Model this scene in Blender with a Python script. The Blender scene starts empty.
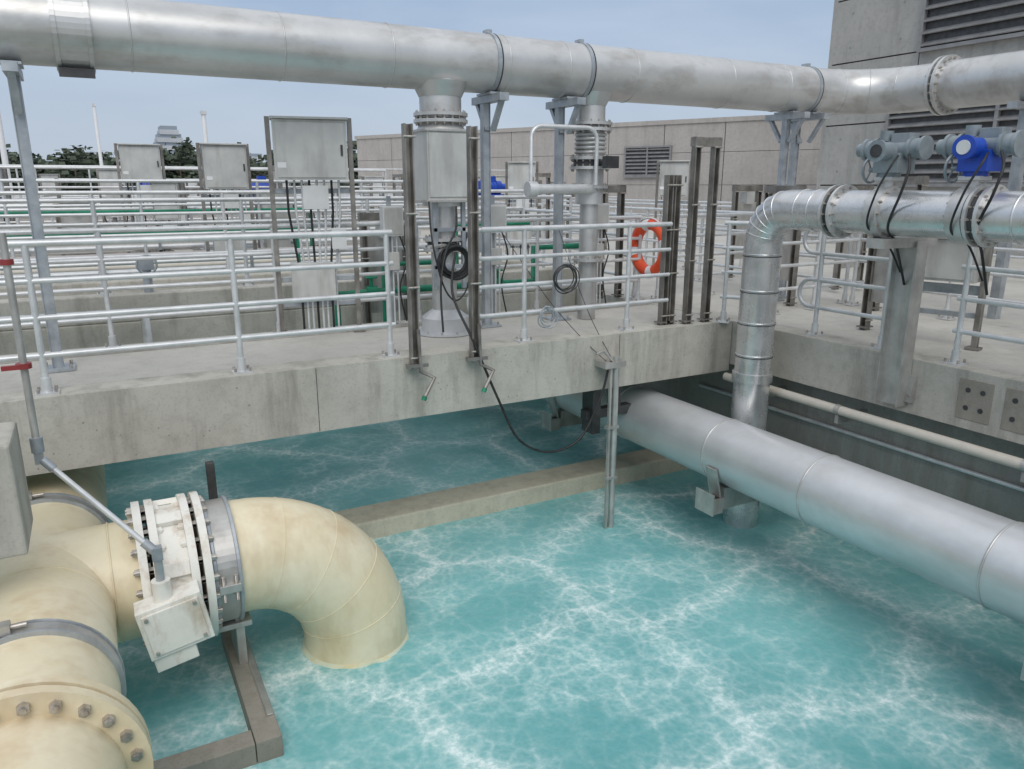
import bpy, bmesh, math, random
import mathutils
from mathutils import Vector, Matrix
random.seed(7)
S=bpy.context.scene
# ------------------------------------------------------------------ materials
def newmat(name):
    m=bpy.data.materials.new(name); m.use_nodes=True
    nt=m.node_tree; nt.nodes.clear()
    out=nt.nodes.new('ShaderNodeOutputMaterial'); p=nt.nodes.new('ShaderNodeBsdfPrincipled')
    nt.links.new(p.outputs[0],out.inputs[0])
    return m,nt,p
def tcoord(nt,scale=(1,1,1)):
    t=nt.nodes.new('ShaderNodeTexCoord')
    if scale==(1,1,1): return t.outputs['Object']
    mp=nt.nodes.new('ShaderNodeMapping')
    mp.inputs['Scale'].default_value=scale
    nt.links.new(t.outputs['Object'],mp.inputs[0]); return mp.outputs[0]
def noise(nt,vec,scale,detail=4,rough=.55,dist=0):
    n=nt.nodes.new('ShaderNodeTexNoise'); n.inputs['Scale'].default_value=scale
    n.inputs['Detail'].default_value=detail; n.inputs['Roughness'].default_value=rough
    n.inputs['Distortion'].default_value=dist
    nt.links.new(vec,n.inputs['Vector']); return n
def mrange(nt,val,a,b,c=0,d=1):
    n=nt.nodes.new('ShaderNodeMapRange'); n.inputs[1].default_value=a;n.inputs[2].default_value=b
    n.inputs[3].default_value=c;n.inputs[4].default_value=d; nt.links.new(val,n.inputs[0]); return n.outputs[0]
def mixc(nt,fac,a,b,mode='MIX'):
    n=nt.nodes.new('ShaderNodeMix'); n.data_type='RGBA'; n.blend_type=mode
    if isinstance(fac,(int,float)): n.inputs[0].default_value=fac
    else: nt.links.new(fac,n.inputs[0])
    for i,v in ((6,a),(7,b)):
        if isinstance(v,tuple): n.inputs[i].default_value=(v[0],v[1],v[2],1)
        else: nt.links.new(v,n.inputs[i])
    return n.outputs[2]
def mth(nt,op,a,b=0):
    n=nt.nodes.new('ShaderNodeMath'); n.operation=op
    for i,v in ((0,a),(1,b)):
        if isinstance(v,(int,float)): n.inputs[i].default_value=v
        else: nt.links.new(v,n.inputs[i])
    return n.outputs[0]
def bump(nt,p,h,strength,dist=.02):
    b=nt.nodes.new('ShaderNodeBump'); b.inputs['Strength'].default_value=strength; b.inputs['Distance'].default_value=dist
    nt.links.new(h,b.inputs['Height']); nt.links.new(b.outputs[0],p.inputs['Normal'])
def surf(name,c1,c2,metal=0,r1=.4,r2=.6,scale=3,stain=None,stain_amt=.3,stain_scale=(5,5,.6),bmp=0,lo=.35,hi=.65):
    m,nt,p=newmat(name); v=tcoord(nt)
    n=noise(nt,v,scale,3,.6); f=mrange(nt,n.outputs[0],lo,hi)
    col=mixc(nt,f,c1,c2)
    if bmp:
        n2=noise(nt,v,scale*14,2,.6)
        col=mixc(nt,mrange(nt,n2.outputs[0],.3,.7,0,.10),col,(c1[0]*.6,c1[1]*.6,c1[2]*.6))
        bump(nt,p,n2.outputs[0],bmp,.01)
    if stain:
        v2=tcoord(nt,stain_scale); n3=noise(nt,v2,1,4,.65)
        col=mixc(nt,mrange(nt,n3.outputs[0],.5,.72,0,stain_amt),col,stain)
    nt.links.new(col,p.inputs['Base Color']); p.inputs['Metallic'].default_value=metal
    nt.links.new(mrange(nt,n.outputs[0],.3,.7,r1,r2),p.inputs['Roughness'])
    return m
STEEL=surf('stainless_pipe',(.54,.54,.53),(.66,.66,.65),.55,.30,.42,1.2,(.30,.27,.235),.6,(1.6,3.2,3.2),.03)
STEELB=surf('stainless_pipe_clean',(.60,.61,.62),(.72,.73,.74),.5,.30,.42,1.0,(.44,.43,.40),.35,(2.2,1.0,2.2),.02)
JACK=surf('aluminium_jacket',(.64,.64,.64),(.76,.76,.76),.75,.20,.34,4,(.42,.40,.37),.35,(5,5,2),.04)
GALV=surf('galvanised_rail',(.60,.61,.61),(.72,.73,.73),.4,.32,.48,9)
STRUT=surf('galvanised_strut',(.34,.37,.40),(.48,.51,.53),.5,.4,.55,8,(.2,.2,.2),.3,(9,9,3))
BRONZE=surf('gate_frame_metal',(.22,.205,.185),(.37,.35,.32),.65,.35,.55,6,(.12,.1,.09),.5,(9,9,2))
SSTEEL=surf('brushed_plate',(.44,.43,.41),(.58,.57,.54),.6,.35,.5,5,(.27,.24,.2),.5,(6,6,1))
DARK=surf('dark_metal',(.05,.05,.052),(.09,.09,.09),.4,.4,.6,8)
BOLT=surf('bolt_metal',(.40,.37,.33),(.58,.55,.51),.7,.3,.5,30,(.25,.13,.07),.4,(20,20,20))
RUBBER=surf('black_cable',(.012,.012,.013),(.03,.03,.03),0,.4,.6,10)
YEL=surf('cream_paint',(.78,.68,.46),(.84,.76,.57),0,.35,.5,1.6,(.54,.39,.21),.6,(2.5,2.5,1.2),.04)
WHT=surf('offwhite_paint',(.78,.76,.69),(.84,.82,.76),0,.35,.5,5,(.45,.34,.23),.75,(7,7,2.5),.05)
CAB=surf('grey_cabinet',(.50,.50,.48),(.62,.62,.59),.3,.35,.5,3,(.3,.28,.25),.5,(5,5,1))
CABL=surf('pale_cabinet',(.60,.61,.60),(.70,.71,.70),.1,.35,.5,3,(.4,.38,.34),.3,(5,5,1))
GREEN=surf('green_paint',(.0,.17,.09),(.01,.26,.14),0,.35,.5,5)
BLUE=surf('blue_paint',(.01,.05,.34),(.02,.08,.48),0,.3,.45,5)
BLUEGR=surf('actuator_grey',(.22,.26,.28),(.30,.34,.36),.2,.3,.45,8,(.15,.15,.15),.3,(9,9,5))
RED=surf('red_paint',(.22,.03,.03),(.3,.04,.04),0,.4,.5,5)
ORANGE=surf('lifebuoy_orange',(.78,.07,.02),(.83,.11,.03),0,.4,.55,5)
WHITE=surf('white_plastic',(.78,.78,.78),(.82,.82,.82),0,.4,.5,5)
BEIGE=surf('beige_conduit',(.60,.55,.47),(.68,.64,.56),0,.4,.5,5,(.4,.34,.28),.4,(5,5,5))
LOUV=surf('louver_metal',(.24,.24,.24),(.31,.31,.31),.3,.5,.6,5)
FOAMM=surf('foam_scum',(.66,.60,.36),(.62,.76,.68),0,.7,.9,9,(.55,.45,.2),.4,(9,9,9),.5)
def concrete(name,c1,c2,streak=.5,wet=False,grime=(.20,.185,.155),blotch=.5):
    m,nt,p=newmat(name); v=tcoord(nt)
    a=noise(nt,v,.9,4,.62); b=noise(nt,v,9,4,.65); c=noise(nt,v,55,1,.6)
    col=mixc(nt,mrange(nt,a.outputs[0],.35,.65),c1,c2)
    col=mixc(nt,mrange(nt,b.outputs[0],.48,.78,0,blotch),col,(c1[0]*.66,c1[1]*.65,c1[2]*.62))
    col=mixc(nt,mrange(nt,c.outputs[0],.55,.8,0,.35),col,(c1[0]*.5,c1[1]*.5,c1[2]*.5))
    v2=tcoord(nt,(3.2,3.2,.45)); s=noise(nt,v2,1,5,.7)
    col=mixc(nt,mrange(nt,s.outputs[0],.50,.70,0,streak),col,grime)
    p.inputs['Roughness'].default_value=.85
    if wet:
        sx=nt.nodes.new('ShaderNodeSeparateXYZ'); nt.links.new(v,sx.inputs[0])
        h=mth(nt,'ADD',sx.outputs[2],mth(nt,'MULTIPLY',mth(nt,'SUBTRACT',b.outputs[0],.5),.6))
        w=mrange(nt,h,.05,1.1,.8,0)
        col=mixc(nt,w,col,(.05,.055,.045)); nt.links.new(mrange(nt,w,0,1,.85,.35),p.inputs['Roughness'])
    nt.links.new(col,p.inputs['Base Color'])
    bump(nt,p,b.outputs[0],.22,.012)
    return m
CONC=concrete('cast_concrete',(.44,.42,.37),(.54,.52,.46),.65)
DECK=concrete('deck_concrete',(.47,.455,.41),(.55,.53,.485),.2,blotch=.35)
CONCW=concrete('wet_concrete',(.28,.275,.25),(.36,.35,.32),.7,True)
LEDGE=concrete('weir_concrete',(.52,.49,.39),(.60,.57,.46),.4)
BROWN=concrete('stained_concrete',(.27,.25,.21),(.38,.35,.30),.5)
BLD=concrete('panel_concrete',(.36,.355,.335),(.43,.42,.395),.45,grime=(.19,.185,.175))
WALLC=concrete('precast_wall',(.42,.39,.365),(.48,.45,.42),.3,grime=(.24,.22,.21))
def watermat():
    m,nt,p=newmat('aerated_water'); v=tcoord(nt)
    def warp(vec,scale,amt,det=2):
        n=noise(nt,vec,scale,det,.5)
        s=nt.nodes.new('ShaderNodeVectorMath'); s.operation='SUBTRACT'; nt.links.new(n.outputs[1],s.inputs[0]); s.inputs[1].default_value=(.5,.5,.5)
        k=nt.nodes.new('ShaderNodeVectorMath'); k.operation='SCALE'; nt.links.new(s.outputs[0],k.inputs[0]); k.inputs[3].default_value=amt
        a=nt.nodes.new('ShaderNodeVectorMath'); a.operation='ADD'; nt.links.new(vec,a.inputs[0]); nt.links.new(k.outputs[0],a.inputs[1]); return a.outputs[0]
    def vor(vec,scale):
        o=nt.nodes.new('ShaderNodeTexVoronoi'); o.feature='DISTANCE_TO_EDGE'; o.inputs['Scale'].default_value=scale; o.voronoi_dimensions='2D'
        nt.links.new(vec,o.inputs['Vector']); return o.outputs[0]
    w1=warp(v,1.0,.60,2); w2=warp(v,3.6,.30,2); w3=warp(v,11,.07,2)
    V1=vor(w1,.62); V2=vor(w2,2.4); V3=vor(w3,6.5); V4=vor(w3,17)
    nA=noise(nt,v,.40,2,.6); nB=noise(nt,w1,1.1,4,.6); nC=noise(nt,v,30,3,.7)
    grain=mrange(nt,nC.outputs[0],.35,.65,.4,1)
    halo=mrange(nt,V1,0,.26,1,0); halo=mth(nt,'POWER',halo,1.5)
    dens=mth(nt,'MAXIMUM',mth(nt,'MULTIPLY',halo,.85),mrange(nt,nB.outputs[0],.46,.70,0,.8))
    dens=mth(nt,'ADD',dens,.15)
    core=mrange(nt,V1,0,.06,.34,0)
    l2=mrange(nt,V2,0,.11,.42,0); l3=mrange(nt,V3,0,.22,.50,0); l4=mrange(nt,V4,0,.40,.32,0)
    fine=mth(nt,'ADD',mth(nt,'ADD',mth(nt,'MULTIPLY',l3,dens),mth(nt,'MULTIPLY',l4,dens)),mth(nt,'MULTIPLY',l2,mth(nt,'ADD',dens,.12)))
    f=mth(nt,'ADD',mth(nt,'MULTIPLY',fine,grain),mth(nt,'MULTIPLY',core,mth(nt,'MULTIPLY',grain,mrange(nt,nB.outputs[0],.35,.6,.2,1))))
    f=mth(nt,'ADD',f,mth(nt,'MULTIPLY',dens,.16))
    f=mrange(nt,f,.02,1.05,0,1)
    base=mixc(nt,mrange(nt,nB.outputs[0],.3,.7),(.115,.375,.39),(.175,.475,.485))
    base=mixc(nt,mrange(nt,nA.outputs[0],.38,.62,0,.75),base,(.235,.56,.565))
    col=mixc(nt,f,base,(.74,.88,.87))
    nt.links.new(col,p.inputs['Base Color'])
    nt.links.new(mrange(nt,f,0,.5,.28,.7),p.inputs['Roughness']); p.inputs['IOR'].default_value=1.33
    rip=noise(nt,v,8,3,.6)
    bump(nt,p,rip.outputs[0],.2,.05)
    return m
WATER=watermat()
# ------------------------------------------------------------------ builder
class B:
    def __init__(s,name): s.name=name; s.bm=bmesh.new(); s.mats=[]
    def mi(s,m):
        if m not in s.mats: s.mats.append(m)
        return s.mats.index(m)
    def face(s,vs,m,smooth=False):
        try: f=s.bm.faces.new(vs)
        except ValueError: return
        f.material_index=s.mi(m); f.smooth=smooth
    def box(s,c,size,m,rot=None):
        c=Vector(c); vs=[]
        for dx in(-.5,.5):
            for dy in(-.5,.5):
                for dz in(-.5,.5):
                    v=Vector((dx*size[0],dy*size[1],dz*size[2]))
                    if rot: v=rot@v
                    vs.append(s.bm.verts.new(c+v))
        for q in((0,1,3,2),(4,6,7,5),(0,4,5,1),(2,3,7,6),(0,2,6,4),(1,5,7,3)): s.face([vs[i] for i in q],m)
    def b2(s,a,b,m): s.box([(a[i]+b[i])/2 for i in range(3)],[abs(b[i]-a[i]) for i in range(3)],m)
    def tube(s,pts,r,m,seg=12,closed=False,caps=True,smooth=True):
        pts=[Vector(p) for p in pts]; n=len(pts)
        rs=r if isinstance(r,(list,tuple)) else [r]*n
        T=[]
        for i in range(n):
            a=pts[i-1] if (i>0 or closed) else pts[i]; b=pts[(i+1)%n] if (i<n-1 or closed) else pts[i]
            d=Vector((0,0,0))
            if (pts[i]-a).length>1e-7: d+=(pts[i]-a).normalized()
            if (b-pts[i]).length>1e-7: d+=(b-pts[i]).normalized()
            T.append(d.normalized())
        up=Vector((0,0,1)) if abs(T[0].z)<.9 else Vector((1,0,0))
        N=(up-T[0]*up.dot(T[0])).normalized(); rings=[]
        for i in range(n):
            if i>0:
                N=(N-T[i]*N.dot(T[i])).normalized()
            Bn=T[i].cross(N); ring=[]
            for k in range(seg):
                a=2*math.pi*k/seg
                ring.append(s.bm.verts.new(pts[i]+(N*math.cos(a)+Bn*math.sin(a))*rs[i]))
            rings.append(ring)
        for i in range(n if closed else n-1):
            A=rings[i];C=rings[(i+1)%n]
            for k in range(seg): s.face([A[k],A[(k+1)%seg],C[(k+1)%seg],C[k]],m,smooth)
        if caps and not closed:
            for ring,rev in((rings[0],True),(rings[-1],False)):
                vs=[s.bm.verts.new(v.co) for v in ring]
                if rev: vs.reverse()
                s.face(vs,m)
    def cyl(s,a,b,r,m,seg=20,r2=None,smooth=True): s.tube([a,b],[r,r if r2 is None else r2],m,seg,smooth=smooth)
    def ring(s,c,axis,R,r,m,seg=36,rs=6):
        c=Vector(c); ax=Vector(axis).normalized(); u=ax.orthogonal().normalized(); w=ax.cross(u)
        s.tube([c+(u*math.cos(2*math.pi*i/seg)+w*math.sin(2*math.pi*i/seg))*R for i in range(seg)],r,m,rs,closed=True)
    def band(s,c,axis,R,th,w,m,seg=48):
        c=Vector(c); ax=Vector(axis).normalized()
        s.tube([c-ax*w/2-ax*.001,c-ax*w/2,c+ax*w/2,c+ax*w/2+ax*.001],[R-.01,R+th,R+th,R-.01],m,seg,caps=False,smooth=False)
    def flange(s,c,axis,R,th,m,n=16,br=.018,bm=None,rod=2):
        c=Vector(c); ax=Vector(axis).normalized(); u=ax.orthogonal().normalized(); w=ax.cross(u)
        s.cyl(c-ax*th/2,c+ax*th/2,R,m,48)
        for i in range(n):
            a=2*math.pi*(i+.5)/n; q=c+(u*math.cos(a)+w*math.sin(a))*(R-br*2.2)
            s.cyl(q-ax*(th/2+br*1.1),q+ax*(th/2+br*1.1),br,bm or BOLT,6,smooth=False)
            if rod: s.cyl(q-ax*(th/2+br*rod),q+ax*(th/2+br*rod),br*.55,bm or BOLT,6,smooth=False)
    def done(s,bevel=0):
        me=bpy.data.meshes.new(s.name); s.bm.normal_update(); s.bm.to_mesh(me); s.bm.free()
        for m in s.mats: me.materials.append(m)
        o=bpy.data.objects.new(s.name,me); S.collection.objects.link(o)
        if bevel:
            md=o.modifiers.new('bevel','BEVEL'); md.width=bevel; md.segments=2; md.limit_method='ANGLE'
        return o
def arc(c,u,w,R,a0,a1,n):
    c=Vector(c);u=Vector(u);w=Vector(w)
    return [c+(u*math.cos(math.radians(a0+(a1-a0)*i/n))+w*math.sin(math.radians(a0+(a1-a0)*i/n)))*R for i in range(n+1)]
DZ=2.04
# ------------------------------------------------------------------ ground & basin
b=B('ground')
xs=[-700,-9,8.4,700]; ys=[-700,-4,13.2,700]
V=[[b.bm.verts.new((x,y,2.0)) for y in ys] for x in xs]
for i in range(3):
    for j in range(3):
        if i==1 and j==1: continue
        b.face([V[i][j],V[i+1][j],V[i+1][j+1],V[i][j+1]],DECK)
b.done()
b=B('water'); nx,ny=180,180
g=[]
for i in range(nx+1):
    row=[]
    for j in range(ny+1):
        x=-9+17.4*i/nx; y=-4+17.2*j/ny
        z=.014*mathutils.noise.noise(Vector((x*1.5,y*1.5,0)))+.008*mathutils.noise.noise(Vector((x*4,y*4,3)))
        row.append(b.bm.verts.new((x,y,z)))
    g.append(row)
for i in range(nx):
    for j in range(ny): b.face([g[i][j],g[i+1][j],g[i+1][j+1],g[i][j+1]],WATER,True)
b.done()
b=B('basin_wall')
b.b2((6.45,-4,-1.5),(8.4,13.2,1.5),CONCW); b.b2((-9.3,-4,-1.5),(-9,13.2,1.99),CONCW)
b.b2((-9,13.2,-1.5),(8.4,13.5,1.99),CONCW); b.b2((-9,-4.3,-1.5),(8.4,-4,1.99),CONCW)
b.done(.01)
b=B('weir_wall')
b.b2((-9,6.92,-1),(6.44,7.35,.2),LEDGE)
b.done(.02)
b=B('concrete_walkway')
b.b2((-9,6.15,1.48),(6.14,6.45,DZ),CONC); b.b2((-9,6.455,1.80),(6.14,7.6,DZ-.004),DECK); b.b2((-9,7.605,1.48),(6.14,7.95,DZ),CONC)
b.b2((-9,7.56,DZ-.003),(6.1,7.60,DZ+.03),SSTEEL)
for x in(-1.6,1.5,4.6): b.b2((x,6.147,1.485),(x+.005,6.152,2.03),DARK)
for k in range(90):
    x=random.uniform(-2,6); z=random.uniform(1.52,2.0); r=random.uniform(.003,.009)
    b.cyl((x,6.151,z),(x,6.1485,z),r,BROWN,6)
b.done(.015)
b=B('concrete_walkway')
b.b2((6.15,-4,1.55),(6.45,13.2,DZ),CONC); b.b2((6.455,-4,1.7),(8.6,13.2,DZ-.004),DECK)
for y in(3.42,3.05):
    b.b2((6.144,y-.14,1.63),(6.155,y+.14,1.97),BROWN)
    for k in(0,1):
        for dy in(-.06,.06): b.cyl((6.155,y+dy,1.73+k*.15),(6.141,y+dy,1.73+k*.15),.022,DARK,10)
b.done(.008)
b=B('concrete_walkway')
b.b2((-9,9.3,1.6),(6.14,10.6,DZ),CONC); b.b2((-9,9.3,DZ+.001),(6.14,9.55,DZ+.3),CONC); b.b2((-9,10.65,DZ+.0),(6.14,10.9,DZ+.3),CONC)
b.done(.015)
b=B('concrete_pier')
b.b2((-3.2,4.5,1.58),(-.50,5.0,2.2),CONC); b.done(.015)
b=B('concrete_walkway')
b.b2((-9,-4,1.49),(6.14,.3,DZ),CONC); b.done(.015)
for i,(y,h,x0,x1) in enumerate(((12.9,.45,-20,5.9),(16.5,.7,-24,5.9),(20,.5,-28,5.9),(25,.9,-30,14),(31,.8,-30,14))):
    b=B('concrete_wall'); b.b2((x0,y,1.9),(x1,y+.3,DZ+h),WALLC); b.done(.01)
for x in(-3.5,1.2):
    b=B('concrete_wall'); b.b2((x,13.25,1.9),(x+.3,24.9,DZ+.4),WALLC); b.done(.01)
# ------------------------------------------------------------------ railings
HS=(.28,.55,.81,1.07)
def railing(p0,p1,posts,seg=10,r=.023,hs=HS,base=True,mat=GALV,ext0=0,ext1=0,name='guard_railing',loop0=False,loop1=False):
    b=B(name); p0=Vector(p0);p1=Vector(p1); d=(p1-p0); L=d.length; d.normalize(); n=Vector((-d.y,d.x,0))
    if isinstance(posts,(int,float)):
        k=max(1,round(L/posts)); posts=[L*i/k for i in range(k+1)]
    for h in hs:
        b.cyl(p0-d*ext0+Vector((0,0,h)),p1+d*ext1+Vector((0,0,h)),r*(1.08 if h==hs[-1] else .9),mat,seg)
    for flag,e,sg in((loop0,p0-d*ext0,-1),(loop1,p1+d*ext1,1)):
        if flag:
            for lo,hi in((hs[0],hs[1]),(hs[2],hs[3])):
                R=(hi-lo)/2; c=e+Vector((0,0,(lo+hi)/2))
                b.tube(arc(c,Vector((0,0,1)),d*sg,R,0,180,10),r*.9,mat,seg)
    rot=Matrix.Rotation(math.atan2(d.y,d.x),3,'Z')
    for t in posts:
        q=p0+d*t
        b.cyl(q+Vector((0,0,.0)),q+Vector((0,0,hs[-1]-.01)),r,mat,seg)
        if base:
            b.box(q+Vector((0,0,.008)),(.15,.13,.016),mat,rot)
            b.cyl(q+Vector((0,0,.01)),q+Vector((0,0,.12)),r*1.45,mat,seg)
            for sx in(-1,1):
                for sy in(-1,1): b.cyl(q+rot@Vector((sx*.055,sy*.045,.015)),q+rot@Vector((sx*.055,sy*.045,.045)),.011,BOLT,6)
    return b.done()
ry=6.27
railing((-9,ry,DZ),(2.2,ry,DZ),[8.59-1.3*k for k in range(0,7)][::-1]+[9.94,11.2],ext1=.05)
railing((3.45,ry,DZ),(5.2,ry,DZ),[.1,1.32],ext0=.35,ext1=.1,loop0=True)
railing((5.98,6.2,DZ),(6.27,5.75,DZ),[.05,.5])
railing((-9,7.8,DZ),(6.1,7.8,DZ),1.45,r=.022)
railing((6.27,5.2,DZ),(6.27,4.35,DZ),[0.05,.8],ext0=.05,loop0=True)
railing((6.27,3.75,DZ),(6.27,-3,DZ),[.05,1.3,2.6,3.9,5.2])
railing((6.27,8.1,DZ),(6.27,12.8,DZ),1.3)
railing((8.35,-3,DZ),(8.35,13.2,DZ),1.4,seg=8)
railing((6.5,7.9,DZ),(8.3,7.9,DZ),.9,seg=8)
railing((6.9,6.3,DZ),(8.3,6.3,DZ),.7,seg=8)
railing((-9,10.8,DZ+.3),(6.1,10.8,DZ+.3),1.5,seg=8)
railing((-9,9.43,DZ+.3),(6.1,9.43,DZ+.3),1.5,seg=8,hs=(.4,.75,1.0))
for y,x0,x1,z in((13.05,-20,5.9,.45),(14.9,-20,5.9,0),(16.65,-24,5.9,.7),(18.9,-24,6,0),(21.5,-24,16,0),(23.2,-24,6,0),(25.15,-24,14,.9),(28.5,-28,14,0),(33,-28,14,0),(37,-28,14,.3)):
    railing((x0,y,DZ+z),(x1,y,DZ+z),1.7,seg=6,base=False,r=.024,hs=(.36,.72,1.07))
for x,y0,y1 in((6.27,14,38),(8.35,14,38),(10.5,2,34),(1.7,14,24),(-3,14,24),(12.8,0,28),(4,25,37)):
    railing((x,y0,DZ),(x,y1,DZ),1.7,seg=6,base=False,r=.024,hs=(.36,.72,1.07))
# ------------------------------------------------------------------ overhead main pipe
b=B('overhead_air_pipe'); PZ=4.64; PY=7.1; PR=.27
bend=arc((8.25,PY-.85,PZ),(0,1,0),(1,0,0),.85,0,90,10)
b.tube([(-8,PY,PZ)]+[(x,PY,PZ) for x in(-4,0,3,6)]+bend+[(9.1,3,PZ),(9.1,-3,PZ)],PR,STEEL,48)
for x in(-2.2,.45,1.6,2.55,3.72,4.4,5.25,6.6,7.5): b.ring((x,PY,PZ),(1,0,0),PR,.007,STEEL)
for x in(-1.1,3.60,4.66,8.0):
    b.band((x,PY,PZ),(1,0,0),PR,.010,.04,STRUT); b.box((x,PY-.0,PZ+PR+.02),(.05,.1,.03),STRUT); b.band((x+.03,PY,PZ),(1,0,0),PR,.010,.008,DARK)
b.band((.06,PY,PZ),(1,0,0),PR,.03,.26,STEEL); b.band((-.05,PY,PZ),(1,0,0),PR,.042,.03,STEEL); b.band((.17,PY,PZ),(1,0,0),PR,.042,.03,STEEL)
b.box((.06,PY-.12,PZ-PR-.05),(.24,.06,.06),DARK)
b.flange((9.1,6.0,PZ),(0,1,0),PR+.065,.035,STEEL,20,.016); b.flange((9.1,5.93,PZ),(0,1,0),PR+.065,.035,STEEL,20,.016); b.cyl((9.1,5.94,PZ),(9.1,5.99,PZ),PR+.03,DARK,40)
for y in(4.6,3.4): b.ring((9.1,y,PZ),(0,1,0),PR,.007,STEEL)
for q in (2,5,8):
    t=(bend[q+1]-bend[q-1]).normalized(); b.ring(bend[q],t,PR,.006,STEEL)
for x,r in((3.09,.20),(4.83,.15)):
    b.cyl((x,PY,PZ-.1),(x,PY,4.12),r,STEEL,32); b.cyl((x,PY,PZ-PR-.06),(x,PY,PZ-.2),r+.005,STEEL,32,r2=r+.07)
b.done()
b=B('air_drop_pipe'); x=3.09
b.flange((x,PY,4.15),(0,0,1),.26,.03,STEEL,18,.012); b.flange((x,PY,4.09),(0,0,1),.26,.03,STEEL,18,.012)
b.cyl((x,PY,4.08),(x,PY,3.3),.2,STEEL,32)
b.cyl((x,PY,4.07),(x,PY,3.99),.2,STEEL,40,r2=.25)
b.b2((x-.25,PY-.25,3.36),(x+.25,PY+.25,4.0),CAB); b.b2((x-.235,PY-.262,3.39),(x+.235,PY-.252,3.97),CAB)
b.b2((x-.27,PY-.27,3.985),(x+.27,PY+.27,4.01),SSTEEL); b.b2((x-.27,PY-.27,3.34),(x+.27,PY+.27,3.365),SSTEEL)
b.b2((x-.17,PY-.17,2.5),(x-.13,PY-.13,3.34),STRUT); b.b2((x+.13,PY-.17,2.5),(x+.17,PY-.13,3.34),STRUT); b.b2((x-.17,PY-.17,3.06),(x+.17,PY-.13,3.1),STRUT); b.b2((x-.17,PY-.17,2.7),(x+.17,PY-.13,2.74),STRUT)
b.cyl((x,PY,3.33),(x,PY,DZ+.15),.125,STEEL,28)
b.flange((x,PY,2.98),(0,0,1),.2,.03,STEEL,12,.012); b.flange((x,PY,2.88),(0,0,1),.2,.03,STEEL,12,.012)
b.cyl((x,PY,2.97),(x,PY,2.89),.16,DARK,28); b.cyl((x,PY-.12,2.93),(x-.28,PY-.3,2.93),.018,STEEL,10); b.box((x+.26,PY-.12,2.95),(.16,.14,.2),BLUEGR)
b.cyl((x,PY,2.28),(x,PY,2.2),.13,STEELB,32,r2=.24); b.cyl((x,PY,2.2),(x,PY,DZ),.24,STEELB,32); b.flange((x,PY,DZ+.012),(0,0,1),.32,.02,STEELB,12,.012)
b.done(.006)
b=B('air_drop_pipe'); x=4.83
b.flange((x,PY,4.13),(0,0,1),.23,.03,STEEL,16,.012); b.flange((x,PY,4.07),(0,0,1),.23,.03,STEEL,16,.012)
for i in range(5): b.ring((x,PY,4.02-i*.045),(0,0,1),.155,.02,STEEL)
b.cyl((x,PY,4.05),(x,PY,3.3),.15,STEEL,28)
b.flange((x,PY,3.78),(0,0,1),.22,.03,STEEL,16,.012); b.flange((x,PY,3.68),(0,0,1),.22,.03,STEEL,16,.012)
b.cyl((x,PY,3.76),(x,PY,3.70),.18,DARK,28); b.cyl((x,PY-.15,3.73),(x,PY-.36,3.73),.035,DARK,12); b.box((x,PY-.38,3.73),(.14,.1,.12),DARK)
b.flange((x,PY,3.48),(0,0,1),.2,.03,STEEL,12,.012)
b.cyl((x,PY,3.3),(x,PY,DZ),.10,STEEL,24); b.flange((x,PY,2.7),(0,0,1),.17,.03,STEEL,12,.012)
b.tube([(x,PY-.1,3.46),(4.55,PY-.25,3.46),(3.9,PY-.3,3.46)],.05,GALV,16); b.cyl((3.88,PY-.3,3.46),(3.98,PY-.3,3.46),.075,GALV,16)
b.done()
b=B('conduit_hoop')
b.tube([(3.95,6.85,3.42),(3.95,6.85,3.95)]+arc((4.07,6.85,3.95),(-1,0,0),(0,0,1),.12,0,90,6)+arc((4.62,6.85,3.95),(0,0,1),(1,0,0),.12,0,90,6)+[(4.74,6.85,3.5)],.022,GALV,12)
b.done()
def pipe_support(x,y=PY,top=PZ-PR,dy=0,zf=DZ,name='pipe_support_stand'):
    b=B(name)
    b.box((x,y+dy,(zf+top-.08)/2),(.07,.05,top-.08-zf),STRUT)
    for s in(-1,1): b.box((x+s*.037,y+dy,(zf+top-.08)/2),(.006,.075,top-.08-zf),STRUT)
    b.box((x,y,top-.05),(.1,.62,.07),STRUT); b.box((x,y,top-.005),(.14,.3,.02),STRUT)
    rot=Matrix.Rotation(math.radians(35),3,'X')
    b.box((x,y-.17,top-.2),(.05,.04,.36),STRUT,rot); b.box((x,y+.17,top-.2),(.05,.04,.36),STRUT,rot.inverted())
    b.box((x,y+dy,zf+.01),(.24,.24,.02),STRUT)
    for sx in(-1,1):
        for sy in(-1,1): b.cyl((x+sx*.09,y+dy+sy*.09,zf),(x+sx*.09,y+dy+sy*.09,zf+.05),.012,BOLT,6)
    b.done()
pipe_support(-.36); pipe_support(3.62,dy=.1); pipe_support(4.50,dy=.1); pipe_support(7.75); pipe_support(8.1,dy=.15)
b=B('pipe_support_stand')
for y in(3.2,5.0): b.box((9.1,y,(2+PZ-PR)/2),(.1,.1,PZ-PR-2),STRUT); b.box((9.1,y,PZ-PR-.04),(.6,.1,.07),STRUT)
b.done()
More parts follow.
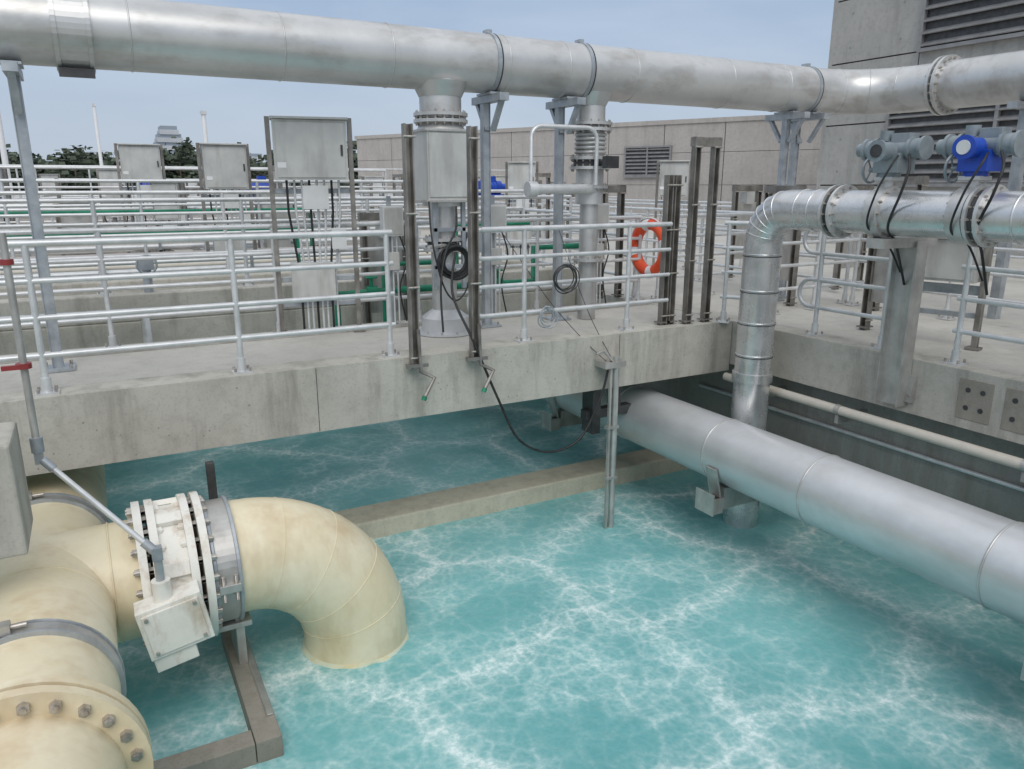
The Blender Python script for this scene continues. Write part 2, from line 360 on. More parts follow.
# ------------------------------------------------------------------ large air header
b=B('large_air_header_pipe'); LX=5.18; LZ=1.0; LR=.31
b.cyl((LX,-4,LZ),(LX,13.2,LZ),LR,STEELB,64)
for y in(.6,2.5,4.0,5.15,6.6,8.2): b.ring((LX,y,LZ),(0,1,0),LR,.009,STEEL,56,8)
b.done()
def cantilever(y,name='pipe_bracket'):
    b=B(name)
    b.b2((4.82,y-.06,.50),(6.44,y-.045,.62),SSTEEL); b.b2((4.82,y+.045,.50),(6.44,y+.06,.62),SSTEEL); b.b2((4.82,y-.044,.50),(6.44,y+.044,.515),SSTEEL)
    b.b2((4.80,y-.12,.49),(4.815,y+.12,.70),SSTEEL)
    b.b2((4.816,y-.1,.49),(4.95,y-.085,.64),SSTEEL)
    b.b2((4.98,y-.07,.62),(5.38,y+.07,.72),SSTEEL)
    b.box((4.9,y,.78),(.02,.14,.3),SSTEEL,Matrix.Rotation(math.radians(-15),3,'Y'))
    b.b2((6.42,y-.14,.3),(6.447,y+.14,.82),SSTEEL)
    b.done()
cantilever(5.0); cantilever(7.9); cantilever(2.0)
b=B('pipe_bracket')
b.b2((4.35,6.35,1.1),(4.95,6.45,1.2),DARK); b.b2((4.4,6.3,.95),(4.5,6.5,1.47),DARK); b.b2((4.7,6.33,1.21),(4.78,6.47,1.47),DARK); b.done()
def bez(P,n=30):
    out=[]; P=[Vector(p) for p in P]
    for i in range(len(P)-1):
        p0=P[max(i-1,0)];p1=P[i];p2=P[i+1];p3=P[min(i+2,len(P)-1)]
        for k in range(n//len(P)+3):
            t=k/(n//len(P)+3); out.append(.5*((2*p1)+(p2-p0)*t+(2*p0-5*p1+4*p2-p3)*t*t+(3*p1-p0-3*p2+p3)*t**3))
    out.append(P[-1]); return out
# ------------------------------------------------------------------ jacketed air pipe on right
b=B('jacketed_air_pipe'); JX=5.75; JY=5.43; JZ=3.28; JR=.18
el=arc((JX,JY-.32,JZ-.32),(0,1,0),(0,0,1),.32,0,90,6)
b.tube([(JX,JY,-.5),(JX,JY,1.5),(JX,JY,2.6)]+el+[(JX,4.5,JZ),(JX,-2,JZ)],JR,JACK,40)
for z in(1.85,2.18,2.5,2.85): b.ring((JX,JY,z),(0,0,1),JR,.008,JACK); b.ring((JX,JY,z-.02),(0,0,1),JR,.005,DARK)
b.band((JX,JY,1.62),(0,0,1),JR,.02,.09,JACK)
for q in(1,2,3,4,5): b.ring(el[q],(el[min(q+1,6)]-el[q-1]),JR,.006,JACK)
for y in(4.95,4.8,3.05,2.3): b.ring((JX,y,JZ),(0,1,0),JR,.008,JACK)
for y in(4.62,4.54,3.36,3.28): b.flange((JX,y,JZ),(0,1,0),JR+.045,.025,STEEL,14,.011)
for y in(4.58,3.32): b.cyl((JX,y-.025,JZ),(JX,y+.025,JZ),JR+.02,DARK,30)
b.done()
def actuator(y,m2,m3):
    b=B('valve_actuator'); x=JX
    b.flange((x,y,JZ),(0,1,0),JR+.03,.12,STEEL,12,.012)
    b.cyl((x,y,JZ+JR),(x,y,JZ+.28),.04,STEEL,16); b.box((x,y,JZ+.27),(.16,.16,.03),STEEL)
    z=JZ+.40
    b.cyl((x,y,JZ+.28),(x,y,z+.05),.085,m2,24); b.box((x+.0,y-.03,z-.01),(.22,.22,.15),m2)
    b.cyl((x,y+.22,z+.1),(x,y-.28,z+.1),.075,BLUEGR,28)
    for yy in(.22,.13,-.18,-.28): b.cyl((x,y+yy-.012,z+.1),(x,y+yy+.012,z+.1),.09,BLUEGR,28)
    b.cyl((x,y+.24,z+.1),(x,y+.30,z+.1),.055,BLUEGR,20)
    b.cyl((x,y-.03,z+.08),(x-.21,y-.03,z+.08),.07,m3,24); b.cyl((x-.21,y-.03,z+.08),(x-.235,y-.03,z+.08),.085,m3,24)
    b.cyl((x-.236,y-.03,z+.08),(x-.245,y-.03,z+.08),.05,DARK if m3 is BLUEGR else CABL,20)
    b.box((x,y-.1,z+.18),(.12,.16,.07),BLUEGR); b.cyl((x-.02,y+.05,z+.16),(x-.02,y+.05,z+.24),.05,BLUEGR,20)
    b.ring((x-.02,y+.16,z-.06),(0,1,0),.10,.012,BLUEGR,24); b.cyl((x-.02,y+.05,z-.06),(x-.02,y+.17,z-.06),.02,BLUEGR,10)
    for k in range(3):
        a=2*math.pi*k/3; b.cyl((x-.02,y+.16,z-.06),(x-.02+.1*math.cos(a),y+.16,z-.06+.1*math.sin(a)),.008,BLUEGR,6)
    P=[(x-.1,y-.22,z+.05),(x-.19,y-.30,z-.06),(x-.23,y-.28,z-.25),(x-.15,y-.15,z-.5),(x+.05,y-.1,z-.65),(x+.3,y-.05,z-1.0)]
    b.tube(bez(P),.011,RUBBER,8)
    P=[(x-.08,y-.12,z+.05),(x-.23,y-.18,z-.02),(x-.28,y-.1,z-.25),(x-.2,y,z-.5),(x+.05,y,z-.62),(x+.3,y,z-.9)]
    b.tube(bez(P),.009,RUBBER,8)
    b.done(.004)
actuator(4.15,BLUEGR,BLUEGR); actuator(3.45,BLUE,BLUE)
b=B('pipe_support_stand')
b.b2((6.06,4.0,1.62),(6.075,4.2,3.05),SSTEEL); b.b2((6.0,3.99,1.62),(6.145,4.0,3.05),SSTEEL); b.b2((6.0,4.2,1.62),(6.145,4.21,3.05),SSTEEL)
b.b2((5.6,4.02,3.0),(6.3,4.18,3.08),SSTEEL); b.b2((6.10,3.93,1.66),(6.148,4.27,1.9),SSTEEL)
for s in(3.96,4.24): b.cyl((6.09,s,1.72),(6.13,s,1.72),.015,BOLT,6)
b.done()
b=B('wall_conduit_pipe')
b.cyl((6.05,-3,1.43),(6.05,6.1,1.43),.045,BEIGE,20)
for y in(.5,2.9,4.6,5.6):
    b.b2((6.03,y-.02,1.3),(6.44,y+.02,1.38),SSTEEL); b.band((6.05,y,1.43),(0,1,0),.045,.008,.05,SSTEEL)
b.done()
b=B('wall_conduit_pipe')
b.cyl((6.42,-3,1.1),(6.42,6.9,1.1),.02,GALV,12); b.b2((6.38,-3,.62),(6.446,6.9,.68),CONCW); b.done()
b=B('pipe_bracket')
b.b2((5.98,2.55,1.15),(6.14,2.62,1.62),SSTEEL); b.b2((5.98,2.42,1.28),(6.1,2.72,1.33),SSTEEL); b.cyl((5.95,2.58,1.25),(5.95,2.58,1.1),.03,SSTEEL,12); b.done()
# ------------------------------------------------------------------ cream pipes
HZ=.92; HX=-.55; CR=.4; CY=5.32
b=B('cream_header_pipe')
b.cyl((HX,-4,HZ),(HX,13,HZ),CR,YEL,64)
b.cyl((HX,CY,HZ),(.05,CY,HZ),CR-.004,YEL,64)
b.flange((HX,3.52,HZ),(0,1,0),CR+.11,.055,YEL,24,.027,rod=1.5); b.flange((HX,3.44,HZ),(0,1,0),CR+.11,.055,YEL,24,.027,rod=1.5)
for y in(4.16,6.05):
    b.band((HX,y,HZ),(0,1,0),CR,.018,.09,SSTEEL)
    for s in(-1,1): b.band((HX,y+s*.055,HZ),(0,1,0),CR,.026,.015,STRUT)
    b.box((HX-.1,y,HZ+CR+.04),(.12,.07,.05),SSTEEL); b.cyl((HX-.22,y,HZ+CR+.04),(HX+.03,y,HZ+CR+.04),.014,BOLT,8)
b.ring((HX,4.9,HZ),(0,1,0),CR,.006,YEL,56); b.ring((HX+.41,CY,HZ),(1,0,0),CR,.006,YEL,56)
b.done()
b=B('cream_elbow_pipe'); E=.82
pts=arc((.66,CY,HZ-E),(0,0,1),(1,0,0),E,0,90,18)
b.tube([(.45,CY,HZ)]+pts+[(.66+E,CY,-.8)],CR,YEL,64)
for q in(3,7,11,15): b.ring(pts[q],pts[q+1]-pts[q-1],CR,.0035,YEL,64)
b.done()
b=B('foam'); c=Vector((.66+E,CY,0)); pr=[]
for k in range(96):
    a=2*math.pi*k/96; nn=mathutils.noise.noise(Vector((math.cos(a)*3.5,math.sin(a)*3.5,7)))
    rr=[CR-.02,CR+.012,CR+.03+.05*nn]
    zz=[.022,.016,-.012]; pr.append([b.bm.verts.new(c+Vector((math.cos(a)*rr[i],math.sin(a)*rr[i],zz[i]))) for i in range(3)])
for k in range(96):
    for i in range(2): b.face([pr[k][i],pr[k][i+1],pr[(k+1)%96][i+1],pr[(k+1)%96][i]],FOAMM,True)
b.done()
b=B('butterfly_valve')
for xx in(.04,.12,.33,.41): b.flange((xx,CY,HZ),(1,0,0),CR+.11,.05,WHT,22,.027,bm=WHT if xx in(.12,.33) else None,rod=1.4)
b.cyl((.10,CY,HZ),(.36,CY,HZ),CR+.05,WHT,64)
for a in range(8):
    an=math.radians(45*a+20); b.box((.225,CY+math.cos(an)*(CR+.07),HZ+math.sin(an)*(CR+.07)),(.16,.04,.09),WHT,Matrix.Rotation(an,3,'X'))
b.band((.53,CY,HZ),(1,0,0),CR,.03,.15,SSTEEL,64); b.band((.455,CY,HZ),(1,0,0),CR,.045,.025,STRUT,64); b.band((.605,CY,HZ),(1,0,0),CR,.045,.025,STRUT,64)
b.b2((.46,CY-CR-.08,HZ-.03),(.6,CY-CR-.03,HZ+.03),SSTEEL)
for k in(-1,1): b.cyl((.53+k*.04,CY-CR-.06,HZ-.09),(.53+k*.04,CY-CR-.06,HZ+.09),.014,BOLT,8)
b.cyl((.225,CY-CR,HZ),(.225,CY-CR-.13,HZ),.13,WHT,28)
R=Matrix.Rotation(math.radians(-10),3,'Y')
b.box((.17,CY-CR-.2,HZ-.05),(.38,.17,.34),WHT,R); b.box((.15,CY-CR-.2,HZ-.26),(.25,.13,.14),WHT,R)
b.box((.17,CY-CR-.292,HZ-.05),(.33,.012,.29),WHT,R)
b.cyl((.12,CY-CR-.2,HZ+.1),(.12,CY-CR-.2,HZ+.24),.055,WHT,20)
for kx in(-1,1):
    for kz in(-1,1):
        q=Vector((.17,CY-CR-.3,HZ-.05))+R@Vector((kx*.14,0,kz*.12)); b.cyl(q,q-Vector((0,.015,0)),.013,BOLT,6)
b.done(.006)
b=B('valve_operating_shaft')
C=Vector((.12,CY-CR-.2,HZ+.42)); A=Vector((-.42,4.98,1.97))
b.cyl(A,(A.x,A.y,3.25),.02,SSTEEL,12); b.cyl(A,C,.017,GALV,12)
b.cyl(C,(.12,CY-CR-.2,HZ+.2),.025,STRUT,12); b.box(C,(.06,.06,.08),STRUT); b.box(A,(.045,.045,.08),STRUT); b.cyl(A+(C-A)*.03,A+(C-A)*.12,.025,STRUT,12); b.cyl(A+(C-A)*.88,A+(C-A)*.98,.028,STRUT,12)
b.cyl((A.x,A.y,2.50),(A.x,A.y,2.53),.04,RED,16); b.box((A.x-.04,A.y-.03,2.515),(.13,.025,.025),RED); b.cyl((A.x,A.y,3.08),(A.x,A.y,3.11),.035,RED,16)
b.cyl((A.x,A.y,2.0),(A.x,A.y,2.09),.034,STRUT,12)
b.done()
b=B('pipe_support_frame')
b.b2((.52,4.28,-.3),(.68,5.75,.14),BROWN); b.b2((-1.5,4.28,-.3),(.515,4.43,.137),BROWN)
b.b2((.57,CY-.16,.14),(.63,CY+.2,.56),SSTEEL)
b.b2((.42,CY-.2,.46),(.68,CY+.2,.50),SSTEEL); b.b2((.55,5.80,-.2),(.61,5.86,1.48),DARK)
b.b2((.63,4.5,.1405),(.675,5.7,.152),SSTEEL)
b.done(.008)
# ------------------------------------------------------------------ gate frames
def chan(b,x,y,z0,z1,w=.075,d=.07,m=BRONZE,ax='X'):
    if ax=='X':
        b.b2((x-w/2,y-d/2,z0),(x-w/2+.012,y+d/2,z1),m); b.b2((x+w/2-.012,y-d/2,z0),(x+w/2,y+d/2,z1),m); b.b2((x-w/2+.013,y+d/2-.01,z0),(x+w/2-.013,y+d/2,z1),m)
    else:
        b.b2((x-d/2,y-w/2,z0),(x+d/2,y-w/2+.012,z1),m); b.b2((x-d/2,y+w/2-.012,z0),(x+d/2,y+w/2,z1),m); b.b2((x+d/2-.01,y-w/2+.013,z0),(x+d/2,y+w/2-.013,z1),m)
def gate(x,y,w,z0,z1,ax='X',head=True,mat=BRONZE,hooks=False,leaf=False):
    b=B('sluice_gate_frame')
    for s in(-1,1):
        cx=x+s*w/2 if ax=='X' else x; cy=y if ax=='X' else y+s*w/2
        chan(b,cx,cy,z0,z1,m=mat,ax=ax)
        for k in range(4):
            zz=z0+.1+(z1-z0-.2)*k/3
            b.cyl((cx-.05,cy-.04,zz),(cx+.05,cy-.04,zz),.01,BOLT,6)
        b.box((cx,cy,z0+.03),(.14,.1,.015),mat)
        if hooks:
            b.tube([(cx+.02,cy-.05,z0+.35),(cx+.03,cy-.06,z0-.02),(cx+.14,cy-.1,z0-.08),(cx+.02,cy-.16,z0-.22)],.018,BRONZE,8)
            b.cyl((cx+.02,cy-.16,z0-.22),(cx+.005,cy-.165,z0-.25),.022,GREEN,10)
            b.b2((cx-.1,cy-.07,z0+.02),(cx+.1,cy-.05,z0+.05),BRONZE)
    if head:
        sz=(w+.1,.08,.09) if ax=='X' else (.08,w+.1,.09)
        b.box((x,y,z1-.05),sz,mat)
    if leaf:
        sz=(w-.08,.03,.9) if ax=='X' else (.03,w-.08,.9)
        b.box((x,y,z0+.75),sz,SSTEEL); b.cyl((x,y,z0+1.2),(x,y,z1-.1),.018,GALV,8)
        b.box((x,y,z1-.2),(.16,.16,.18),CAB)
    b.done()
gate(2.64,6.08,.58,1.95,3.98,hooks=True,head=False)
gate(5.72,6.28,.26,DZ,3.98); gate(5.36,6.35,.10,DZ,3.6,head=False)
gate(6.0,8.3,.3,DZ,3.5)
gate(7.0,4.9,.45,DZ,3.35,ax='Y',leaf=True); gate(7.3,3.3,.45,DZ,3.5,ax='Y',leaf=True); gate(8.2,5.7,.4,DZ,3.6,ax='Y'); gate(7.6,6.9,.5,DZ,3.5,ax='Y',leaf=True)
gate(6.9,2.6,.45,DZ,3.2,ax='Y',leaf=True); gate(9.6,7.4,.5,DZ,3.5,ax='X',leaf=True); gate(9.3,9.2,.5,DZ,3.5,ax='X',leaf=True)
gate(3.0,8.6,.5,DZ-.3,3.2,leaf=True)
# ------------------------------------------------------------------ cabinets
def cabinet(x,y,w,h,zc,m=CAB,rotz=0,small=True,ztop=None,name='control_cabinet'):
    b=B(name); R=Matrix.Rotation(rotz,3,'Z'); o=Vector((x,y,0))
    def P(a,bb,c): return o+R@Vector((a,bb,0))+Vector((0,0,c))
    zt=ztop or zc+h/2+.03
    b.box(P(0,0,zc),(w,.22,h),m,R); b.box(P(0,-.118,zc),(w-.05,.014,h-.05),m,R); b.box(P(w*.42,-.13,zc),(.02,.02,.1),DARK,R)
    b.box(P(0,-.02,zc+h/2+.012),(w+.03,.3,.02),m,R); b.box(P(-w*.40,-.127,zc-h*.25),(.08,.004,.05),WHITE,R)
    for s in(-1,1):
        b.box(P(s*(w/2+.04),.02,(DZ+zt)/2),(.045,.045,zt-DZ),BRONZE,R); b.box(P(s*(w/2+.04),.02,DZ+.01),(.12,.12,.02),BRONZE,R)
        b.box(P(s*(w/2+.04),.1,(DZ+zt)/2),(.03,.03,zt-DZ),BRONZE,R)
    for zz in(zc-h/2-.1,DZ+.55,DZ+.3): b.box(P(0,.06,zz),(w+.1,.04,.045),STRUT,R)
    if small:
        b.box(P(.02,-.05,zc-h/2-.16),(.24,.12,.22),CABL,R)
        b.box(P(-.05,-.02,DZ+.55),(.42,.14,.34),CAB,R); b.box(P(.22,-.04,DZ+.95),(.14,.1,.2),CABL,R)
        for k in range(8):
            xx=-.24+k*.07; b.tube([P(xx,-.0,zc-h/2),P(xx,.0,zc-h/2-.3),P(xx*.7,.02,DZ+.6),P(xx*.7,.02,DZ+.05)],.012,GALV if k%3 else RUBBER,8)
    b.done(.004)
cabinet(1.95,7.62,.68,.55,3.82,CAB,math.radians(-12))
cabinet(.9,14.9,.62,.6,3.85); cabinet(1.85,12.2,.6,.62,3.75)
cabinet(6.9,4.25,.5,.4,2.85,CAB,math.radians(-75),small=False)
cabinet(9.3,11.0,.5,.6,3.6,CAB,math.radians(-40),small=False)
cabinet(4.3,16.0,.6,.6,3.7); cabinet(7.3,13,.5,.6,3.6,CAB,math.radians(-30))
for k in range(34):
    x=random.uniform(-5,13); y=random.uniform(13.6,34)
    if random.random()<.5: cabinet(x,y,random.uniform(.4,.7),random.uniform(.4,.7),random.uniform(3.1,3.6),random.choice((CAB,CABL)),random.uniform(-.5,.2))
    else: gate(x,y,random.uniform(.5,.9),DZ,random.uniform(3.2,3.9),ax=random.choice('XY'),leaf=random.random()<.6)
for x,y in((-2.4,19),(3.9,20.2),(1.6,22.3),(-4,22),(9.2,18)):
    b=B('blue_pump_motor'); b.b2((x-.35,y-.2,DZ),(x+.35,y+.2,DZ+1.1),WALLC)
    b.cyl((x-.35,y,DZ+1.4),(x+.25,y,DZ+1.4),.17,BLUE,20); b.cyl((x+.25,y,DZ+1.4),(x+.4,y,DZ+1.4),.1,BLUE,16); b.box((x,y,DZ+1.62),(.2,.15,.12),BLUE); b.box((x,y,DZ+1.17),(.6,.3,.12),BLUE)
    for k in range(5): b.cyl((x-.3+k*.1,y,DZ+1.4),(x-.28+k*.1,y,DZ+1.4),.19,BLUE,20)
    b.done()
b=B('green_service_pipe')
b.tube([(2.3,8.25,DZ-.3),(2.3,8.25,2.34),(3.3,8.25,2.34),(3.9,8.25,2.34),(4.8,8.25,2.34),(4.8,8.25,2.75),(5.6,8.25,2.75)],.04,GREEN,12)
for x in(2.7,3.6,4.3): b.cyl((x-.06,8.25,2.34),(x+.06,8.25,2.34),.065,GREEN,14); b.cyl((x,8.25,2.34),(x,8.25,2.5),.02,GREEN,8); b.ring((x,8.25,2.5),(0,0,1),.06,.01,GREEN,16)
b.tube([(2.9,8.4,DZ-.3),(2.9,8.4,2.62),(3.5,8.4,2.62)],.03,GREEN,12)
b.done()
b=B('green_service_pipe'); b.tube([(-2,11.2,2.9),(2.6,11.2,2.9),(2.6,11.2,2.2)],.03,GREEN,10); b.tube([(4.6,10.1,2.2),(4.6,10.1,2.95),(5.8,10.1,2.95)],.03,GREEN,10); b.tube([(-4,13.6,3.1),(3.4,13.6,3.1),(3.4,13.6,2.2)],.03,GREEN,10); b.done()
b=B('drain_pipe_with_valve')
b.tube([(-3,8.9,2.2),(.4,8.9,2.2),(.4,8.9,1.2)],.06,GALV,14)
b.cyl((.5,9.42,2.3),(.5,9.42,2.6),.05,STRUT,12); b.box((.5,9.42,2.66),(.16,.14,.14),STRUT); b.ring((.5,9.27,2.66),(0,1,0),.1,.012,STRUT,20); b.done()
for y,x0,x1,z in((11.6,-8,5.6,2.35),(14.2,-9,5.5,2.5),(18.4,-10,5.5,2.6)):
    b=B('service_pipe_rack')
    for k in range(3): b.cyl((x0,y+k*.16,z+.05*k),(x1,y+k*.16,z+.05*k),.045-.008*k,(GALV,BEIGE,GALV)[k],10)
    x=x0+.5
    while x<x1: b.b2((x-.02,y-.1,2.0),(x+.02,y-.06,z+.2),STRUT); b.b2((x-.02,y-.1,z-.09),(x+.02,y+.42,z-.05),STRUT); x+=1.9
    b.done()
for x,y in((2.75,7.72),(3.95,7.7),(5.35,7.72)):
    b=B('junction_box_stand')
    b.b2((x-.02,y-.02,DZ),(x+.02,y+.02,DZ+1.35),STRUT); b.b2((x-.06,y-.06,DZ),(x+.06,y+.06,DZ+.015),STRUT)
    b.b2((x-.11,y-.13,DZ+.95),(x+.11,y-.022,DZ+1.25),CABL); b.b2((x-.095,y-.138,DZ+.965),(x+.095,y-.131,DZ+1.235),CAB)
    b.b2((x-.08,y-.11,DZ+.6),(x+.06,y-.022,DZ+.78),CAB)
    for k in(-.05,0,.05): b.cyl((x+k,y-.07,DZ+.95),(x+k,y-.07,DZ+.02),.010,GALV,8)
    b.tube(bez([(x+.08,y-.08,DZ+.95),(x+.14,y-.1,DZ+.7),(x+.05,y-.12,DZ+.4),(x+.12,y-.1,DZ+.05)]),.009,RUBBER,8)
    b.done(.003)
def coil(c,R,r,n,m,axis=(0,1,0),name='coiled_hose'):
    b=B(name); c=Vector(c)
    for k in range(n):
        o=Vector((random.uniform(-.02,.02),random.uniform(-.03,.03),random.uniform(-.02,.02)))
        a=Vector(axis)+Vector((random.uniform(-.15,.15),0,random.uniform(-.15,.15)))
        b.ring(c+o,a,R*random.uniform(.75,1.05),r,m,32,8)
    b.box(c+Vector((0,0,R)),(.03,.08,.03),m); b.done()
coil((2.99,6.62,2.80),.15,.011,16,RUBBER); coil((3.98,6.2,2.62),.13,.006,5,DARK); coil((3.77,6.2,2.27),.09,.006,4,STRUT)
b=B('hanging_cable')
b.tube(bez([(2.95,6.5,2.9),(2.82,6.3,2.55),(2.9,6.05,2.15),(3.12,6.0,1.6),(3.35,6.0,1.15),(3.7,6.0,.97),(4.05,6.0,1.06),(4.28,6.0,1.45),(4.36,6.0,1.72)]),.012,RUBBER,8)
b.tube(bez([(3.1,6.8,3.3),(3.0,6.6,3.1),(2.85,6.5,2.9),(2.75,6.4,2.6),(2.72,6.3,2.2)]),.01,RUBBER,8)
b.tube(bez([(2.8,6.75,3.35),(2.72,6.5,3.0),(2.8,6.45,2.6),(2.95,6.5,2.45),(3.1,6.55,2.6),(3.15,6.6,3.0)]),.008,RUBBER,8)
b.done()
b=B('hanging_cable'); b.tube(bez([(3.6,6.9,3.1),(3.95,6.5,2.4),(4.2,6.2,2.0),(4.38,6.02,1.78)]),.004,DARK,6); b.tube(bez([(4.3,6.9,3.1),(4.35,6.4,2.3),(4.42,6.0,1.8)]),.004,DARK,6); b.done()
b=B('instrument_post')
b.cyl((4.46,6.0,-.3),(4.46,6.0,1.85),.032,SSTEEL,14); b.b2((4.38,5.985,.0),(4.405,6.015,1.8),SSTEEL); b.b2((4.30,5.96,1.74),(4.55,6.148,1.80),SSTEEL); b.b2((4.36,5.97,1.1),(4.5,6.03,1.13),SSTEEL); b.b2((4.36,5.97,.55),(4.5,6.03,.58),SSTEEL)
b.tube([(4.42,6.0,1.8),(4.3,6.0,1.92),(4.2,5.98,1.9)],.014,SSTEEL,8); b.done()
b=B('lifebuoy'); c=Vector((6.12,7.62,2.74))
for i in range(4):
    for part,mm in ((0,ORANGE),(1,WHITE)):
        a0=90*i+(0 if part==0 else 68); a1=90*i+(68 if part==0 else 90)
        b.tube(arc(c,(0,1,0),(0,0,1),.29,a0,a1,10),.072,mm,14)
b.ring(c+Vector((-.03,0,0)),(1,0,0),.37,.008,WHITE,30); b.b2((6.10,7.60,2.98),(6.2,7.8,3.1),GALV); b.done()
# ------------------------------------------------------------------ buildings
def louvre(b,P,uvec,w,z0,z1,nrm,n):
    uvec=Vector(uvec);nrm=Vector(nrm);ang=math.atan2(uvec.y,uvec.x); Rz=Matrix.Rotation(ang,3,'Z')
    c=Vector(P)+uvec*w/2
    b.box(Vector((c.x,c.y,(z0+z1)/2))+nrm*.02,(w,.04,z1-z0),DARK,Rz)
    for z in(z0,z1): b.box(Vector((c.x,c.y,z))+nrm*.07,(w+.1,.14,.08),LOUV,Rz)
    for e in(0,.5,1): q=Vector(P)+uvec*w*e; b.box(Vector((q.x,q.y,(z0+z1)/2))+nrm*.07,(.08,.142,z1-z0),LOUV,Rz)
    for k in range(n):
        z=z0+(k+.5)*(z1-z0)/n
        sgn=1 if (Rz@Vector((0,1,0))).dot(nrm)>0 else -1
        b.box(Vector((c.x,c.y,z))+nrm*.08,(w-.05,.16,.025),LOUV,Rz@Matrix.Rotation(math.radians(-40*sgn),3,'X'))
b=B('concrete_building'); BX=17.4
b.b2((BX+.06,-14,1.9),(34,14.6,12.5),DARK)
y=14.6
while y>-13:
    y2=y-2.45; z=2
    while z<12.4:
        b.b2((BX,y2+.03,z+.015),(BX+.12,y,z+1.48),BLD)
        for yy in(y-.5,y-1.9):
            for zz in(z+.35,z+1.15): b.cyl((BX+.01,yy,zz),(BX-.004,yy,zz),.03,LOUV,8)
        z+=1.5
    y=y2
b.b2((BX,14.6,2),(34,14.72,12.4),BLD)
louvre(b,(BX,5.2,0),(0,1,0),6.9,6.5,9.6,(-1,0,0),12)
louvre(b,(BX,7.5,0),(0,1,0),5.2,3.5,5.2,(-1,0,0),8)
b.done()
b=B('precast_building')
P1=Vector((15.5,49,0));P2=Vector((29.2,21.2,0)); u=(P2-P1).normalized(); nr=Vector((-u.y,u.x,0))
if nr.dot(-P1)<0: nr=-nr
Rz=Matrix.Rotation(math.atan2(u.y,u.x),3,'Z'); L=(P2-P1).length
def wb(t0,t1,z0,z1,off,th,m):
    c=P1+u*(t0+t1)/2+nr*(off-th/2); b.box((c.x,c.y,(z0+z1)/2),(t1-t0,th,z1-z0),m,Rz)
wb(0,L,1.9,6.4,-.05,9,DARK)
t=0
while t<L-.1:
    for z0,z1 in((2,3.5),(3.52,4.98),(5.0,6.3)): wb(t+.02,min(t+2.98,L),z0,z1,0,.3,WALLC)
    t+=3
wb(-.1,L+.1,6.3,6.5,.06,9.3,WALLC)
for tt in(5,19.0): louvre(b,P1+u*tt,u,2.4,3.9,5.3,nr,8)
b.done()
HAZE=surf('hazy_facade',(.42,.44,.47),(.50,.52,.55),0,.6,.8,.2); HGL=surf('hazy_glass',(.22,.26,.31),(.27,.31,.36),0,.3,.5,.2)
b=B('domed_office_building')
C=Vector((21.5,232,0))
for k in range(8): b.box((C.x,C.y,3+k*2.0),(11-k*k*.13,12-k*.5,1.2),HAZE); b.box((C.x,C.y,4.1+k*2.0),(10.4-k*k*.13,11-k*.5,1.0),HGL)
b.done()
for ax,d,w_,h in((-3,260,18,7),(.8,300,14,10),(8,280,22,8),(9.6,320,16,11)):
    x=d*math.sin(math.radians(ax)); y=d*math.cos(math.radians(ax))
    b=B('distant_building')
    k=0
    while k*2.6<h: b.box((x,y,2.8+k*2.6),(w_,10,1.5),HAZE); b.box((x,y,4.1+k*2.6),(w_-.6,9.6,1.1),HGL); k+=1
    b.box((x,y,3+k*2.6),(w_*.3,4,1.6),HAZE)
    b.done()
for x,y,h in((-1.9,27,4.6),(4.0,30,3.9),(7.6,29,3.4),(-16,60,6),(.9,44,5.2),(-4.2,34,3.6)):
    b=B('street_lamp'); b.cyl((x,y,2),(x,y,2+h),.09,WHITE,10,r2=.07); b.b2((x-.1,y-.1,2+h),(x+.1,y+.1,2+h+.12),GALV); b.box((x,y,2.02),(.3,.3,.04),GALV); b.done()
m,nt,p=newmat('foliage'); v=tcoord(nt); n=noise(nt,v,.6,3,.6)
nt.links.new(mixc(nt,mrange(nt,n.outputs[0],.35,.65),(.055,.075,.055),(.11,.135,.09)),p.inputs['Base Color']); p.inputs['Roughness'].default_value=.8; FOL=m  # leaf tones lightened, distance haze put into the base colour
BARK=surf('bark',(.09,.07,.05),(.13,.1,.08),0,.8,.9,5)
b=B('distant_trees')
for k in range(170):
    a=random.uniform(-15,20) if k<130 else random.uniform(-70,60); d=random.uniform(150,200)
    x=d*math.sin(math.radians(a)); y=d*math.cos(math.radians(a))
    h=random.uniform(3.8,9.0); w=random.uniform(2.5,5)
    b.cyl((x,y,2),(x,y,2+h*.6),.25,BARK,6,r2=.12)
    cl=[Vector((x+random.uniform(-w,w)*.8,y+random.uniform(-w,w)*.7,2+h*random.uniform(.15,.95))) for _ in range(9)]
    for c in cl:
        for _ in range(26):
            q=c+Vector((random.gauss(0,.9),random.gauss(0,.9),random.gauss(0,.6)))
            s=random.uniform(.3,.65); R=Matrix.Rotation(random.uniform(0,6.3),3,'Z')@Matrix.Rotation(random.uniform(0,3.1),3,'X')
            vs=[b.bm.verts.new(q+R@Vector(t)*s) for t in((-1,-.6,0),(1,-.5,0),(.8,.7,0),(-.7,.6,0))]
            b.face(vs,FOL)
b.done()
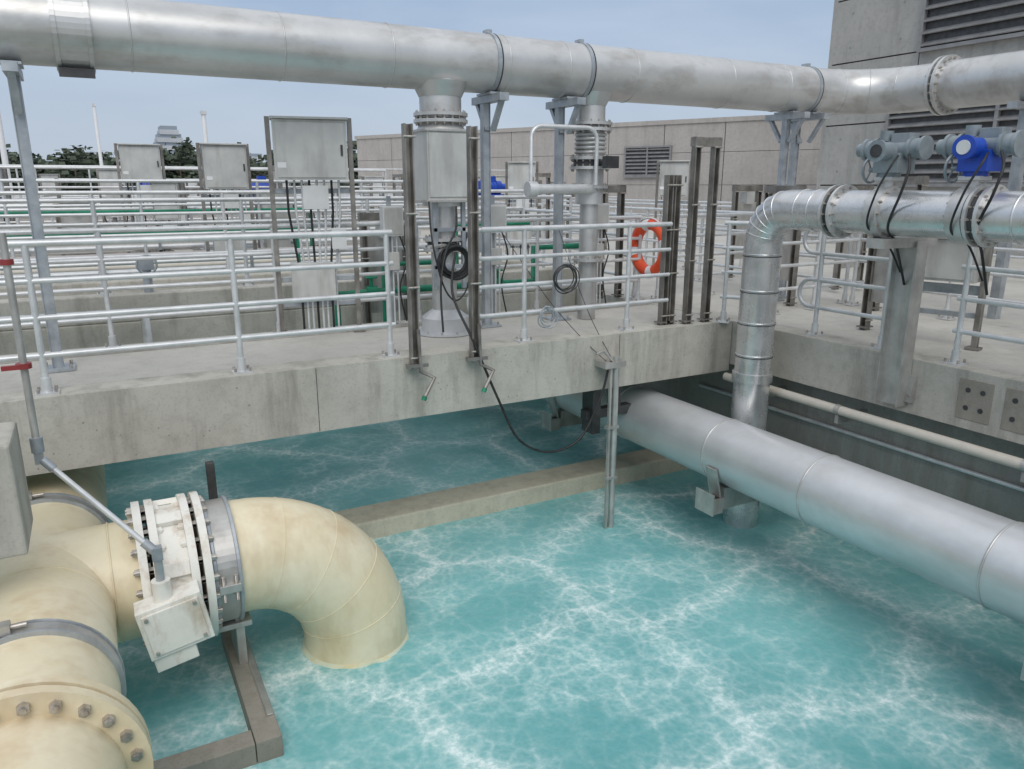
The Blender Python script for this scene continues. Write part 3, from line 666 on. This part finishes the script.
# ------------------------------------------------------------------ world, sun, camera
w=bpy.data.worlds.new('World'); S.world=w; w.use_nodes=True; nt=w.node_tree; nt.nodes.clear()
out=nt.nodes.new('ShaderNodeOutputWorld'); bg=nt.nodes.new('ShaderNodeBackground'); sky=nt.nodes.new('ShaderNodeTexSky')
sky.sky_type='NISHITA'; sky.sun_disc=False; sky.sun_elevation=math.radians(46); sky.sun_rotation=math.radians(200); sky.dust_density=3; sky.air_density=1
tc=nt.nodes.new('ShaderNodeTexCoord'); mp=nt.nodes.new('ShaderNodeMapping'); mp.inputs['Scale'].default_value=(1,1,3); nt.links.new(tc.outputs['Generated'],mp.inputs[0])
n=noise(nt,mp.outputs[0],3,4,.55,.3)
sx=nt.nodes.new('ShaderNodeSeparateXYZ'); nt.links.new(tc.outputs['Generated'],sx.inputs[0])
grad=mixc(nt,mrange(nt,sx.outputs[2],0,.22),(4.9,5.6,6.6),(3.3,4.3,5.9))
grad=mixc(nt,mrange(nt,sx.outputs[2],.25,.8),grad,(9.2,9.5,9.9))
cloud=mixc(nt,mrange(nt,n.outputs[0],.4,.7,0,.5),grad,(5.4,6.2,7.3))
mx=mixc(nt,.82,sky.outputs[0],cloud)
nt.links.new(mx,bg.inputs[0]); bg.inputs[1].default_value=.116; nt.links.new(bg.outputs[0],out.inputs[0])
sl=bpy.data.lights.new('sun','SUN'); sl.energy=1.2; sl.angle=math.radians(40); sl.color=(1,.97,.92)
so=bpy.data.objects.new('sun',sl); S.collection.objects.link(so)
az=math.radians(200); el_=math.radians(46)
d=Vector((math.sin(az)*math.cos(el_),math.cos(az)*math.cos(el_),math.sin(el_)))
so.rotation_euler=d.to_track_quat('Z','Y').to_euler()
cam=bpy.data.cameras.new('camera'); co=bpy.data.objects.new('camera',cam); S.collection.objects.link(co)
co.location=(0,0,3.5); co.rotation_euler=(math.radians(75.3),0,math.radians(-28.6)); cam.sensor_width=36; cam.lens=26.72; cam.clip_end=3000; cam.clip_start=.05
S.camera=co
S.view_settings.view_transform='Standard'; S.view_settings.look='None'; S.view_settings.exposure=0
